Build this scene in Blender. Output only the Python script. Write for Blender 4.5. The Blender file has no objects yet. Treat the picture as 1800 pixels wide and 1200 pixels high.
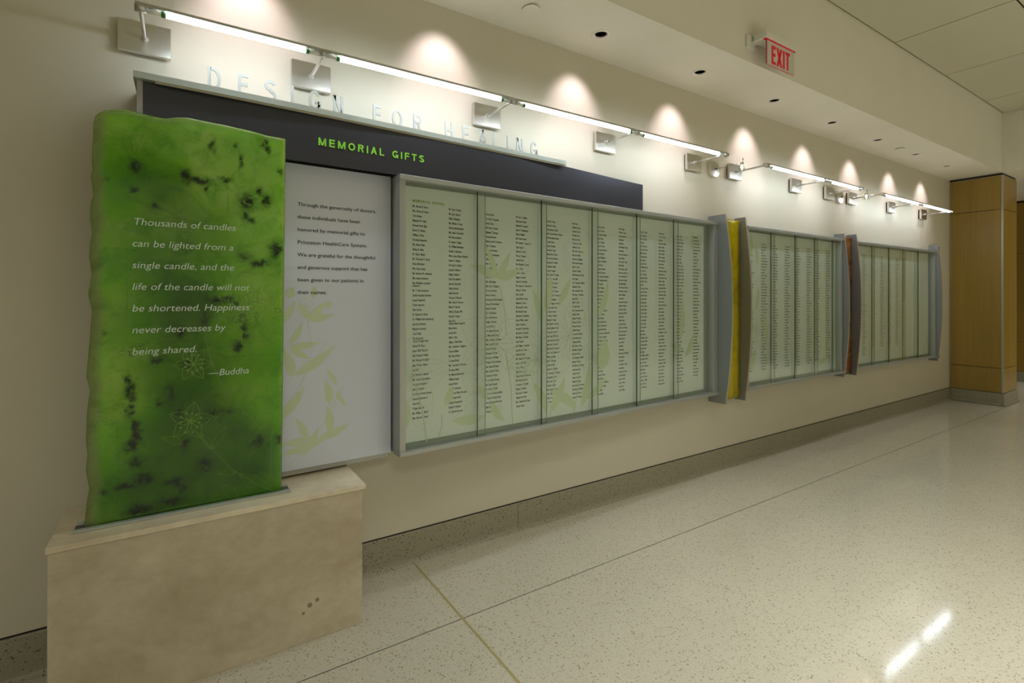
import bpy, bmesh, math, random
from mathutils import Matrix, Vector, noise
random.seed(7)
SC = bpy.context.scene
COL = SC.collection

# ---------------------------------------------------------------- camera / world / lights / exposure
F_PX, CAM_H, CAM_D = 892.0, 1.302, 2.366
TH = math.atan2(1367.0, F_PX)                      # angle between view axis and the display wall
cam = bpy.data.cameras.new('camera'); camo = bpy.data.objects.new('camera', cam); COL.objects.link(camo)
cam.sensor_width = 36.0; cam.sensor_fit = 'HORIZONTAL'; cam.lens = F_PX/1800*36
cam.shift_y = -78.0/1800; cam.clip_start = .02
camo.location = (0, -CAM_D, CAM_H)
camo.rotation_euler = (math.pi/2, 0, -(math.pi/2-TH))
SC.camera = camo
w = bpy.data.worlds.new('world'); SC.world = w; w.use_nodes = True
w.node_tree.nodes['Background'].inputs[0].default_value = (.9, .88, .75, 1)
w.node_tree.nodes['Background'].inputs[1].default_value = .05
SC.view_settings.view_transform = 'Standard'; SC.view_settings.look = 'None'
SC.view_settings.gamma = 1; SC.view_settings.use_curve_mapping = False
SC.view_settings.exposure = 0.38
TUBE_E = 29.0
SPOT_E = 10.0
def area(name, loc, sx, sy, e, col, rot=(0, 0, 0)):
    l = bpy.data.lights.new(name, 'AREA'); l.shape = 'RECTANGLE'; l.size = sx; l.size_y = sy
    l.energy = e; l.color = col; l.spread = math.radians(84)
    o = bpy.data.objects.new(name, l); COL.objects.link(o); o.location = loc; o.rotation_euler = rot
    return o
WARM = (1.0, .985, .89)
for i, (x, y, e, sp_) in enumerate(((5.8, -2.6, 5, 90), (2.2, -2.3, 17, 90), (8.6, -2.6, 16, 84), (10.2, -1.4, 8, 84),
                                    (-.3, -4.3, 33, 140), (3.2, -4.5, 30, 105), (6.4, -4.5, 28, 105))):
    area('fill_light', (x, y, 3.42 if x < 8 else 2.74), 1.2, 1.2, e, WARM).data.spread = math.radians(sp_)  # unseen overhead fill, added to brighten floor, soffit, stone and slab
def spot(x, y=-.24, z=2.79, e=SPOT_E):
    l = bpy.data.lights.new('downlight_lamp', 'SPOT'); l.energy = e; l.color = (1.0, .84, .92)
    l.spot_size = math.radians(68); l.spot_blend = .9; l.shadow_soft_size = .03
    o = bpy.data.objects.new('downlight_lamp', l); COL.objects.link(o); o.location = (x, y, z)
    o.rotation_euler = (math.radians(29), 0, 0)

# ---------------------------------------------------------------- material helpers
def mat(name, base=(.5, .5, .5), rough=.5, metal=0.0, spec=.5, coat=0.0):
    m = bpy.data.materials.new(name); m.use_nodes = True
    b = m.node_tree.nodes['Principled BSDF']
    b.inputs['Base Color'].default_value = (*base, 1); b.inputs['Roughness'].default_value = rough
    b.inputs['Metallic'].default_value = metal; b.inputs['Specular IOR Level'].default_value = spec
    b.inputs['Coat Weight'].default_value = coat; b.inputs['Coat Roughness'].default_value = .08
    return m
def nodes(m): return m.node_tree.nodes, m.node_tree.links, m.node_tree.nodes['Principled BSDF']
def coords(m, scale=(1, 1, 1)):
    n, l, b = nodes(m)
    t = n.new('ShaderNodeTexCoord'); mp = n.new('ShaderNodeMapping'); mp.inputs['Scale'].default_value = scale
    l.new(t.outputs['Object'], mp.inputs['Vector']); return mp.outputs['Vector']
def noise_n(m, v, scale, detail=4, rough=.55, dist=0.0):
    n = m.node_tree.nodes.new('ShaderNodeTexNoise'); n.inputs['Scale'].default_value = scale
    n.inputs['Detail'].default_value = detail; n.inputs['Roughness'].default_value = rough
    n.inputs['Distortion'].default_value = dist
    m.node_tree.links.new(v, n.inputs['Vector']); return n.outputs['Fac']
def ramp(m, fac, stops):
    r = m.node_tree.nodes.new('ShaderNodeValToRGB'); el = r.color_ramp.elements
    while len(el) < len(stops): el.new(.5)
    for e, (p, c) in zip(el, stops): e.position = p; e.color = (*c, 1)
    m.node_tree.links.new(fac, r.inputs['Fac']); return r.outputs['Color']
def mix(m, fac, a, b, mode='MIX'):
    x = m.node_tree.nodes.new('ShaderNodeMix'); x.data_type = 'RGBA'; x.blend_type = mode
    L = m.node_tree.links
    for i, v in ((0, fac), (6, a), (7, b)):
        if isinstance(v, (int, float)): x.inputs[i].default_value = v
        elif isinstance(v, tuple): x.inputs[i].default_value = (*v, 1)
        else: L.new(v, x.inputs[i])
    return x.outputs[2]
def bump(m, fac, strength=.1, dist=.002):
    n, l, b = nodes(m); bp = n.new('ShaderNodeBump'); bp.inputs['Strength'].default_value = strength
    bp.inputs['Distance'].default_value = dist; l.new(fac, bp.inputs['Height']); l.new(bp.outputs[0], b.inputs['Normal'])
def setc(m, sock, c): m.node_tree.links.new(c, nodes(m)[2].inputs[sock])

M = {}
def paint(name, c, rough=.6):
    m = mat(name, c, rough, spec=.3); v = coords(m)
    setc(m, 'Base Color', ramp(m, noise_n(m, v, 3, 3), [(.3, tuple(a*.97 for a in c)), (.7, c)]))
    bump(m, noise_n(m, v, 220, 2), .06, .001); return m
M['wall'] = paint('wall_paint', (.70, .655, .535), .5)
M['soffit'] = paint('soffit_paint', (.88, .85, .75), .7)
M['tile'] = paint('ceiling_tile', (.66, .64, .50), .9)
def terrazzo(name, c, dark, rough, k=1.0):
    m = mat(name, c, rough, spec=.5); n, l, b = nodes(m); v = coords(m)
    vo = n.new('ShaderNodeTexVoronoi'); vo.inputs['Scale'].default_value = 210; l.new(v, vo.inputs['Vector'])
    sep = n.new('ShaderNodeSeparateColor'); l.new(vo.outputs['Color'], sep.inputs[0])
    f1 = ramp(m, sep.outputs[0], [(0, c), (.70, c), (.78, tuple(a*.92 for a in c)), (.95, tuple(a*.84 for a in c)), (.97, dark), (1, dark)])
    vo2 = n.new('ShaderNodeTexVoronoi'); vo2.inputs['Scale'].default_value = 110; l.new(v, vo2.inputs['Vector'])
    s2 = n.new('ShaderNodeSeparateColor'); l.new(vo2.outputs['Color'], s2.inputs[0])
    chip = ramp(m, s2.outputs[1], [(0, (0, 0, 0)), (.86, (0, 0, 0)), (.9, (1, 1, 1))])
    core = ramp(m, vo2.outputs['Distance'], [(0, (1, 1, 1)), (.22, (1, 1, 1)), (.34, (0, 0, 0))])
    cm = mix(m, 1.0, chip, core, 'MULTIPLY')
    f2 = mix(m, cm, f1, tuple(a*k*.80 for a in c))
    big = noise_n(m, v, 1.3, 4)
    setc(m, 'Base Color', mix(m, .5, f2, ramp(m, big, [(.3, (.86, .86, .84)), (.7, (1, 1, 1))]), 'MULTIPLY'))
    return m
M['floor'] = terrazzo('terrazzo_floor', (.62, .59, .49), (.33, .28, .19), .085)
M['base'] = terrazzo('terrazzo_base', (.36, .335, .25), (.10, .085, .05), .45)
def brushed(name, c, rough, axis=(2, 400, 400), metal=1.0):
    m = mat(name, c, rough, metal); v = coords(m, axis); f = noise_n(m, v, 3, 5, .7)
    setc(m, 'Base Color', ramp(m, f, [(.25, tuple(a*.86 for a in c)), (.75, c)]))
    n, l, b = nodes(m)
    mr = n.new('ShaderNodeMapRange'); mr.inputs[3].default_value = rough*.75; mr.inputs[4].default_value = rough*1.3
    l.new(f, mr.inputs[0]); l.new(mr.outputs[0], b.inputs['Roughness']); bump(m, f, .05, .0006); return m
M['alu'] = brushed('brushed_aluminium', (.74, .72, .67), .3)
M['rail'] = brushed('rail_aluminium', (.60, .59, .56), .33)
M['frame'] = brushed('anodised_frame', (.50, .52, .50), .42, (3, 200, 200), .55)
M['ledge'] = brushed('ledge_metal', (.56, .62, .58), .4, (3, 200, 200), .5)
M['fin'] = brushed('fin_metal', (.36, .385, .40), .42, (200, 200, 3), .6)
M['fin_edge'] = brushed('fin_edge_metal', (.55, .52, .46), .4, (200, 200, 3), .6)
M['band'] = brushed('dark_band', (.085, .088, .115), .36, (2, 300, 300), .75)
M['letter'] = mat('letter_metal', (.56, .57, .54), .45, .15)
M['post'] = mat('post_grey', (.42, .41, .40), .5, .2)
M['black'] = mat('black_gap', (.008, .007, .006), .7)
M['dark'] = mat('dark_recess', (.03, .025, .018), .6)
M['lime'] = mat('lime_letters', (.36, .92, .09), .45)
M['print'] = mat('black_print', (.022, .026, .025), .6)
M['green_print'] = mat('olive_print', (.22, .34, .02), .6)
M['board'] = mat('name_board', (.74, .81, .76), .55)
M['backing'] = mat('case_backing', (.30, .35, .29), .4)
M['text_panel'] = mat('text_panel_white', (.74, .785, .93), .38, spec=.5)
M['flower'] = mat('pale_green_print', (.62, .72, .50), .6)
M['flower_line'] = mat('pale_green_line', (.56, .66, .46), .6)
M['leaf_print'] = mat('leaf_print', (.66, .76, .54), .6)
M['quote'] = mat('quote_white', (.86, .97, .84), .45)
M['trim'] = brushed('wood_trim_metal', (.55, .52, .42), .4, (200, 200, 3), .6)
M['white_plastic'] = mat('white_plastic', (.84, .83, .76), .45)
M['white_ring'] = mat('white_ring', (.92, .88, .82), .35)
M['can'] = mat('dark_reflector', (.012, .01, .014), .2, 0)
M['exit_red'] = mat('exit_red', (.42, .0, .014), .5); nodes(M['exit_red'])[2].inputs['Emission Color'].default_value = (1, .0, .025, 1); nodes(M['exit_red'])[2].inputs['Emission Strength'].default_value = .14
M['exit_edge'] = mat('exit_edge', (.55, .10, .13), .2)
M['socket'] = mat('green_socket', (.03, .22, .03), .3)
M['ochre'] = mat('ochre_strip', (.42, .36, .17), .35)
M['grey_strip'] = mat('grey_strip', (.12, .12, .12), .4, .5)
def emit(name, c, e):
    m = bpy.data.materials.new(name); m.use_nodes = True; n = m.node_tree.nodes; n.clear()
    em = n.new('ShaderNodeEmission'); em.inputs[0].default_value = (*c, 1); em.inputs[1].default_value = e
    o = n.new('ShaderNodeOutputMaterial'); m.node_tree.links.new(em.outputs[0], o.inputs[0]); return m
M['tube'] = emit('tube_glow', (.86, .97, 1.06), TUBE_E)
M['lamp_glow'] = emit('lamp_glow', (1, .9, .75), 60)
def pane_mat(name, tint, gl=1.0):
    m = bpy.data.materials.new(name); m.use_nodes = True; n = m.node_tree.nodes; l = m.node_tree.links; n.clear()
    tr = n.new('ShaderNodeBsdfTransparent'); tr.inputs[0].default_value = (*tint, 1)
    gs = n.new('ShaderNodeBsdfGlossy'); gs.inputs['Roughness'].default_value = .015; gs.inputs[0].default_value = (.9, .97, .93, 1)
    fr = n.new('ShaderNodeFresnel'); ge = n.new('ShaderNodeNewGeometry'); io = n.new('ShaderNodeMapRange')
    io.inputs[3].default_value = 1.42; io.inputs[4].default_value = 1/1.42; l.new(ge.outputs['Backfacing'], io.inputs[0]); l.new(io.outputs[0], fr.inputs[0])
    mx = n.new('ShaderNodeMixShader'); o = n.new('ShaderNodeOutputMaterial')
    l.new(fr.outputs[0], mx.inputs[0]); l.new(tr.outputs[0], mx.inputs[1]); l.new(gs.outputs[0], mx.inputs[2]); l.new(mx.outputs[0], o.inputs[0])
    return m
M['pane'] = pane_mat('clear_pane', (.965, .98, .965))
M['pane_edge'] = mat('pane_edge_green', (.03, .07, .05), .2)
M['lamp_glass'] = pane_mat('lamp_glass', (.9, .9, .88))
M['acrylic'] = mat('exit_acrylic', (.70, .67, .60), .12)
# stone
m = mat('cream_stone', (.5, .44, .32), .42, spec=.35); v = coords(m, (1, 1, 1.3))
a = ramp(m, noise_n(m, v, 3.2, 8, .62, .5), [(.28, (.48, .40, .27)), (.5, (.62, .54, .40)), (.72, (.72, .64, .49))])
b_ = ramp(m, noise_n(m, v, 22, 6, .6, .3), [(.3, (.90, .88, .84)), (.6, (1, 1, 1))])
setc(m, 'Base Color', mix(m, 1.0, a, b_, 'MULTIPLY')); M['stone'] = m
M['stone_top'] = m.copy(); M['stone_top'].name = 'cream_stone_slab'  # slab stone paler than the body, raised further to paint in tube light
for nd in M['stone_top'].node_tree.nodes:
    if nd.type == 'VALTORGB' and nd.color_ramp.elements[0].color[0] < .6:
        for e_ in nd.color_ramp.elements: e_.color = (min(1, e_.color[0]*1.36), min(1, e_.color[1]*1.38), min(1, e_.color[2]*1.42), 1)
M['fossil'] = mat('fossil_spot', (.27, .23, .15), .5)
# wood
def wood(name, c):
    m = mat(name, c, .33, spec=.4); v = coords(m, (60, 60, 1.2)); f = noise_n(m, v, 1.6, 6, .65)
    v2 = coords(m, (5, 5, .3)); g = noise_n(m, v2, 1.1, 3)
    a = ramp(m, f, [(.3, tuple(x*.80 for x in c)), (.7, c)])
    setc(m, 'Base Color', mix(m, 1.0, a, ramp(m, g, [(.3, (.82, .80, .76)), (.7, (1, 1, 1))]), 'MULTIPLY')); return m
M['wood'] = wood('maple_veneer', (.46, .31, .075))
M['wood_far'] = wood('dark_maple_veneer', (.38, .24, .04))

# ---------------------------------------------------------------- object helpers
def link(name, me, parent=None):
    o = bpy.data.objects.new(name, me); COL.objects.link(o)
    if parent is not None: o.parent = parent
    return o
def empty(name, loc, label=None, cat=None, group=None, rz=0.0, kind=None):
    o = bpy.data.objects.new(name, None); COL.objects.link(o); o.location = loc; o.rotation_euler = (0, 0, rz)
    o.empty_display_size = .05
    if label: o['label'] = label
    if cat: o['category'] = cat
    if group: o['group'] = group
    if kind: o['kind'] = kind
    return o
def inv(parent):
    if parent is None: return Matrix.Identity(4)
    m = Matrix.LocRotScale(parent.location, parent.rotation_euler, parent.scale)
    p = parent.parent
    while p is not None:
        m = Matrix.LocRotScale(p.location, p.rotation_euler, p.scale) @ m; p = p.parent
    return m.inverted()
def finish(name, bm, m, parent=None, smooth=False, **props):
    """bm holds WORLD coordinates; stored relative to parent (or to the mesh centre for a lone object)"""
    if parent is not None and parent.type == 'MESH' : pass
    if parent is not None: bm.transform(inv(parent)); off = Vector((0, 0, 0))
    lo = [min(v.co[i] for v in bm.verts) for i in range(3)]; hi = [max(v.co[i] for v in bm.verts) for i in range(3)]
    off = Vector(((lo[0]+hi[0])/2, (lo[1]+hi[1])/2, lo[2]))
    if props.get('keep'): off = Vector((0, 0, 0))
    bm.transform(Matrix.Translation(-off))
    me = bpy.data.meshes.new(name); bm.to_mesh(me); bm.free()
    for mm in (m if isinstance(m, (list, tuple)) else [m]): me.materials.append(mm)
    if smooth:
        for p in me.polygons: p.use_smooth = True
    o = link(name, me, parent); o.location = off
    for k in ('label', 'category', 'group', 'kind'):
        if props.get(k): o[k] = props[k]
    return o
def box(bm, x0, x1, y0, y1, z0, z1, bev=0.0, mi=0):
    r = bmesh.ops.create_cube(bm, size=1)
    vs = r['verts']
    for v in vs:
        v.co = Vector((x0+(v.co.x+.5)*(x1-x0), y0+(v.co.y+.5)*(y1-y0), z0+(v.co.z+.5)*(z1-z0)))
    fs = {f for v in vs for f in v.link_faces}
    for f in fs: f.material_index = mi
    if bev:
        es = {e for v in vs for e in v.link_edges}
        bmesh.ops.bevel(bm, geom=list(es), offset=bev, segments=2, affect='EDGES', profile=.5)
def B(name, dims, m, parent=None, bev=0.0, **p):
    bm = bmesh.new(); box(bm, *dims, bev=bev); return finish(name, bm, m, parent, **p)
def cyl(bm, a, b, r0, r1=None, n=16, caps=True, mi=0):
    a = Vector(a); b = Vector(b); r1 = r0 if r1 is None else r1
    d = (b-a).normalized(); u = d.orthogonal().normalized(); w_ = d.cross(u)
    A = [bm.verts.new(a+(u*math.cos(2*math.pi*i/n)+w_*math.sin(2*math.pi*i/n))*r0) for i in range(n)]
    Bv = [bm.verts.new(b+(u*math.cos(2*math.pi*i/n)+w_*math.sin(2*math.pi*i/n))*r1) for i in range(n)]
    for i in range(n):
        f = bm.faces.new((A[i], A[(i+1) % n], Bv[(i+1) % n], Bv[i])); f.smooth = True; f.material_index = mi
    if caps:
        f = bm.faces.new(A[::-1]); f.material_index = mi; f = bm.faces.new(Bv); f.material_index = mi
def lathe(bm, c, prof, n=28, mi=0):
    """prof [(r,z)] about the vertical axis through c"""
    rings = []
    for r, z in prof:
        rings.append([bm.verts.new((c[0]+r*math.cos(2*math.pi*i/n), c[1]+r*math.sin(2*math.pi*i/n), c[2]+z)) for i in range(n)])
    for A, Bv in zip(rings, rings[1:]):
        for i in range(n):
            f = bm.faces.new((A[i], A[(i+1) % n], Bv[(i+1) % n], Bv[i])); f.smooth = True; f.material_index = mi
    return rings
def prism(bm, pts, vec, mi=0):
    vec = Vector(vec); A = [bm.verts.new(p) for p in pts]; Bv = [bm.verts.new(Vector(p)+vec) for p in pts]
    n = len(pts); fs = [bm.faces.new(A), bm.faces.new(Bv[::-1])]
    for i in range(n): fs.append(bm.faces.new((A[i], Bv[i], Bv[(i+1) % n], A[(i+1) % n])))
    for f in fs: f.material_index = mi
    bmesh.ops.recalc_face_normals(bm, faces=fs)
    return fs

# glyph cache: every character is converted once, lines of lettering are composed from it
_g = {}
def glyph(ch, res, off):
    k = (ch, res, off)
    if k in _g: return _g[k]
    def wid(s):
        c = bpy.data.curves.new('t', 'FONT'); c.body = s; o = bpy.data.objects.new('t', c); COL.objects.link(o)
        bpy.context.view_layer.update(); d = o.dimensions.x
        bpy.data.objects.remove(o); bpy.data.curves.remove(c); return d
    if 'HH' not in _g: _g['HH'] = wid('HH')
    adv = wid('H'+ch+'H')-_g['HH']
    c = bpy.data.curves.new('t', 'FONT'); c.body = ch; c.resolution_u = res; c.offset = off
    o = bpy.data.objects.new('t', c); COL.objects.link(o); bpy.context.view_layer.update()
    me = bpy.data.meshes.new_from_object(o)
    vs = [(v.co.x, v.co.y) for v in me.vertices]; fs = [tuple(p.vertices) for p in me.polygons]
    bpy.data.objects.remove(o); bpy.data.curves.remove(c); bpy.data.meshes.remove(me)
    _g[k] = (adv, vs, fs); return _g[k]
def line_geo(s, res=2, off=0.0, track=0.0):
    x = 0; V = []; Fc = []
    for ch in s:
        adv, vs, fs = glyph(ch, res, off)
        b = len(V); V += [(x+a, y) for a, y in vs]; Fc += [tuple(i+b for i in f) for f in fs]
        x += adv+track
    return V, Fc, x-track
def write(name, lines, m, parent, res=2, off=0.0, thick=0.0, **p):
    """lines: (text, O, ux, uz, cap_height, width or xscale, shear, track)"""
    V = []; Fc = []
    for s, O, ux, uz, cap, width, xs, shear, track in lines:
        if not s: continue
        v, f, wd = line_geo(s, res, off, track); sy = cap/.7
        sx = width/wd if width else sy*xs
        b = len(V); O = Vector(O); ux = Vector(ux); uz = Vector(uz)
        V += [O+ux*(x*sx+y*sy*shear)+uz*(y*sy) for x, y in v]; Fc += [tuple(i+b for i in q) for q in f]
    bm = bmesh.new(); vs = [bm.verts.new(v) for v in V]
    fl = []
    for q in Fc:
        try: fl.append(bm.faces.new([vs[i] for i in q]))
        except ValueError: pass
    if thick:
        nrm = Vector(lines[0][2]).cross(Vector(lines[0][3]))
        bm.normal_update()
        r = bmesh.ops.extrude_face_region(bm, geom=fl)
        ev = [g for g in r['geom'] if isinstance(g, bmesh.types.BMVert)]
        bmesh.ops.translate(bm, verts=ev, vec=-nrm*thick)
        bmesh.ops.recalc_face_normals(bm, faces=bm.faces)
    return finish(name, bm, m, parent, **p)

def cap_polys(ch, w, h, t):
    """grotesque capital as flat polygons in a w x h box, stroke t"""
    r = []
    def bar(x0, y0, x1, y1): r.append([(x0, y0), (x1, y0), (x1, y1), (x0, y1)])
    def dia(x0, x1, y0=0, y1=h, k=1.12): q = t*k/2; r.append([(x0-q, y0), (x0+q, y0), (x1+q, y1), (x1-q, y1)])
    def ribbon(pts):
        L_, R_ = [], []
        for i, (x, y) in enumerate(pts):
            a = pts[max(0, i-1)]; b = pts[min(len(pts)-1, i+1)]; dx, dy = b[0]-a[0], b[1]-a[1]; q = math.hypot(dx, dy) or 1
            L_.append((x-dy/q*t/2, y+dx/q*t/2)); R_.append((x+dy/q*t/2, y-dx/q*t/2))
        r.append(R_+L_[::-1])
    def arc(cx, cy, rx, ry, a0, a1, n=14):
        return [(cx+rx*math.cos(math.radians(a0+(a1-a0)*i/n)), cy+ry*math.sin(math.radians(a0+(a1-a0)*i/n))) for i in range(n+1)]
    q = t/2
    if ch == 'I': bar(w/2-q, 0, w/2+q, h)
    if ch in 'EFLHDRNM': bar(0, 0, t, h)
    if ch in 'EF': bar(t, h-t, w, h); bar(t, h*.52-q, w*.94, h*.52+q)
    if ch in 'EL': bar(t, 0, w, t)
    if ch == 'H': bar(w-t, 0, w, h); bar(t, h*.5-q, w-t, h*.5+q)
    if ch == 'T': bar(0, h-t, w, h); bar(w/2-q, 0, w/2+q, h-t)
    if ch == 'N': bar(w-t, 0, w, h); dia(w-t*.55, t*.55)
    if ch == 'M': bar(w-t, 0, w, h); dia(w/2, t*.6, k=1.05); dia(w/2, w-t*.6, k=1.05)
    if ch == 'A': dia(t*.55, w/2); dia(w-t*.55, w/2); bar(w*.24, h*.24, w*.76, h*.24+t*.9)
    if ch == 'X': dia(t*.6, w-t*.6, k=1.2); dia(w-t*.6, t*.6, k=1.2)
    if ch == 'D': ribbon([(t*.8, h-q)]+arc(w*.45, h/2, w*.55-q, h/2-q, 90, -90, 20)+[(t*.8, q)])
    if ch == 'O': ribbon(arc(w/2, h/2, w/2-q, h/2-q, 0, 181, 18)); ribbon(arc(w/2, h/2, w/2-q, h/2-q, 180, 361, 18))
    if ch == 'G': ribbon(arc(w/2, h/2, w/2-q, h/2-q, 38, 338, 26)); bar(w-t, 0, w, h*.48); bar(w*.52, h*.48-t*.9, w-t*.5, h*.48)
    if ch == 'S': ribbon(arc(w/2, h*.745, w/2-q, h*.255-q, 25, 255, 16)+arc(w/2, h*.265, w/2-q, h*.265-q, 75, -155, 16))
    if ch == 'R': ribbon([(t*.8, h-q)]+arc(w*.55, h*.735, w*.43-q, h*.265-q, 90, -90, 14)+[(t*.8, h*.47+q)]); dia(w-t*.6, w*.58, 0, h*.5)
    return r
def cap(name, ch, O, ux, w, h, t, depth, m, parent):
    bm = bmesh.new(); O = Vector(O); ux = Vector(ux); nrm = ux.cross(Vector((0, 0, 1)))
    for poly in cap_polys(ch, w, h, t): prism(bm, [O+ux*x+Vector((0, 0, y)) for x, y in poly], -nrm*depth)
    bmesh.ops.recalc_face_normals(bm, faces=bm.faces)
    return finish(name, bm, m, parent)
CAPW = {'M': .86, 'E': .64, 'O': .80, 'R': .70, 'I': .16, 'A': .74, 'L': .58, 'G': .78, 'F': .60, 'T': .66, 'S': .70, 'D': .72, 'N': .72, 'H': .72, 'V': .72, ' ': .35}

def lerp(pts, x):
    if x <= pts[0][0]: return pts[0][1]
    for (a, b), (c, d) in zip(pts, pts[1:]):
        if x <= c: return b+(d-b)*(x-a)/(c-a)
    return pts[-1][1]

# ---------------------------------------------------------------- setting
ZS, YS, ZC, XC = 2.785, -.502, 3.478, 8.193          # soffit height, soffit front, ceiling height, column face
# floor: terrazzo slabs separated by divider strips
fl = empty('floor', (0, 0, 0), kind='structure', label='polished cream terrazzo floor with thin divider strips')
def slab(x0, x1, y0, y1): B('floor_slab', (x0, x1, y0, y1, -.04, 0), M['floor'], fl, keep=True)
gx0, gx1, gy0, gy1 = .951, .962, -.5365, -.5325
slab(-4, gx0, gy1, .0); slab(gx1, XC+3, gy1, 1.6); slab(-4, gx0, -6, gy0); slab(gx1, XC+3, -6, gy0)
B('divider_strip', (gx0, gx1, -6, -.026, -.04, .0004), M['ochre'], fl, label='ochre divider strip running out from the wall')
B('divider_strip', (-4, gx0, gy0, gy1, -.04, .0002), M['grey_strip'], fl, label='thin grey divider strip parallel to the wall')
B('divider_strip', (gx1, XC+3, gy0, gy1, -.04, .0002), M['grey_strip'], fl, label='thin grey divider strip parallel to the wall')
B('wall_back', (-4, XC+.03, 0, .12, .156, ZC), M['wall'], kind='structure', label='cream painted wall carrying the displays')
B('wall_left', (-4.12, -4, -6, .12, 0, ZC), M['wall'], kind='structure')
B('wall_front', (-4, XC+3, -6.12, -6, 0, ZC), M['wall'], kind='structure')
# cove base with joints
def base_piece(x0, x1, par):
    prof = [(.02, .151), (-.010, .151), (-.012, .148), (-.012, .03), (-.014, .018), (-.019, .008), (-.027, .0006), (.02, .0006)]
    bm = bmesh.new(); prism(bm, [(x0, y, z) for y, z in prof], (x1-x0, 0, 0)); finish('base_piece', bm, M['base'], par, keep=True)
bb = empty('baseboard_back', (0, 0, 0), kind='structure', label='speckled terrazzo cove base along the display wall')
base_piece(-4, -1.9, bb); base_piece(-1.898, 1.574, bb); base_piece(1.576, XC+.01, bb)
B('reveal', (-4, XC, -.002, .02, .151, .156), M['black'], bb)
# soffit with real holes for the recessed fixtures
DL = [.222, 1.105, 1.987, 2.868, 3.751, 4.636, 5.512, 6.398, 7.269]
ce = empty('ceiling', (0, 0, ZS), kind='structure', label='lowered cream soffit and tiled upper ceiling')
bm = bmesh.new(); R_H = .034; cy0 = -.24; hw = .08; n = 32
xs = [-4]
for x in DL: xs += [x-hw, x+hw]
xs.append(XC+3)
def quad(bm, x0, x1, y0, y1, z): return bm.faces.new([bm.verts.new(p) for p in ((x0, y0, z), (x0, y1, z), (x1, y1, z), (x1, y0, z))])
for i in range(0, len(xs), 2): quad(bm, xs[i], xs[i+1], YS, 0.0, ZS)
for x in DL:
    quad(bm, x-hw, x+hw, YS, cy0-hw, ZS); quad(bm, x-hw, x+hw, cy0+hw, 0, ZS)
    ring = []; sq = []
    for i in range(n):
        a = 2*math.pi*i/n; c, s = math.cos(a), math.sin(a); k = hw/max(abs(c), abs(s))
        ring.append(bm.verts.new((x+c*R_H, cy0+s*R_H, ZS))); sq.append(bm.verts.new((x+c*k, cy0+s*k, ZS)))
    for i in range(n): bm.faces.new((ring[i], ring[(i+1) % n], sq[(i+1) % n], sq[i]))
bm.faces.new([bm.verts.new(p) for p in ((-4, YS, ZS), (8.14, YS, ZS), (8.14, YS, ZC), (-4, YS, ZC))])
bmesh.ops.remove_doubles(bm, verts=bm.verts, dist=1e-5)
finish('soffit', bm, M['soffit'], ce)
# header and lower ceiling past the column
B('header', (8.14, XC+3, -6, YS, ZS, ZC+.05), M['soffit'], ce)
B('lower_ceiling', (XC, XC+3, YS+.001, 1.6, ZS+.001, ZS+.08), M['soffit'], ce)
# upper ceiling panels with dark joints
txs = [-3.41, -2.23, -1.05, .30, 1.49, 2.67, 3.86, 5.11, 6.286, 7.468, 8.135]
txs = [-4]+[5.11-1.179*k for k in range(7, 0, -1)]+[5.11, 6.286, 7.468, 8.135]
tys = [-.516, -1.275, -2.5, -3.7, -4.9, -5.99]
for a, b in zip(txs, txs[1:]):
    for c, d in zip(tys, tys[1:]):
        B('ceiling_panel', (a+.006, b-.006, d+.006, c-.006, ZC-.002, ZC+.02), M['tile'], ce, keep=True)
B('ceiling_grid', (-4, 8.14, -6, YS, ZC+.004, ZC+.03), M['dark'], ce)
B('edge_trim', (-4, 8.135, -.514, YS-.001, ZC-.004, ZC+.02), M['tile'], ce)
# wood column
co = empty('wood_column', (XC+.27, -.25, 0), 'square column clad in maple panels at the end of the display wall', 'column')
YF = -.502; XR = 8.736
B('core', (XC+.008, XR-.008, YF+.008, .02, .15, ZS), M['dark'], co)
for z0, z1 in ((.157, .446), (.453, 2.349), (2.356, 2.752)):
    B('wood_panel', (XC, XC+.012, YF+.018, -.012, z0, z1), M['wood'], co, keep=True)
    B('wood_panel', (XC+.018, XR-.006, YF, YF+.012, z0, z1), M['wood'], co, keep=True)
B('corner_trim', (XC-.003, XC+.016, YF-.003, YF+.016, .157, 2.754), M['trim'], co)
B('edge_trim', (XC-.002, XC+.010, -.011, -.004, .157, 2.754), M['trim'], co)
B('edge_trim', (XR-.006, XR, YF-.002, YF+.010, .157, 2.754), M['trim'], co)
B('top_trim', (XC-.002, XR, YF-.002, -.004, 2.752, 2.757), M['trim'], co)
bm = bmesh.new(); box(bm, XC-.012, XR+.012, YF-.012, 0.0, .03, .151, .002); box(bm, XC-.024, XR+.02, YF-.024, 0.0, 0, .03, .006)
finish('terrazzo_base', bm, M['base'], co)
# far wood wall past the column
fw = empty('wall_right', (XC+2.66, -3, 0), kind='structure', label='far maple-panelled wall beyond the column')
for y0 in (-5.9, -4.7, -3.5, -2.3, -1.1, .1):
    for z0, z1 in ((.157, .60), (.605, 1.97), (1.975, 2.75)):
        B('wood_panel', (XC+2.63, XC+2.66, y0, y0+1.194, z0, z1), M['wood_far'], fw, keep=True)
B('backing', (XC+2.66, XC+2.75, -6, 1.6, 0, ZC), M['dark'], fw)
B('far_base', (XC+2.61, XC+2.66, -6, 1.6, 0, .152), M['base'], fw)
B('wall_end', (XR, XC+3, 1.5, 1.6, 0, ZC), M['wall'], kind='structure')

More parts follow.
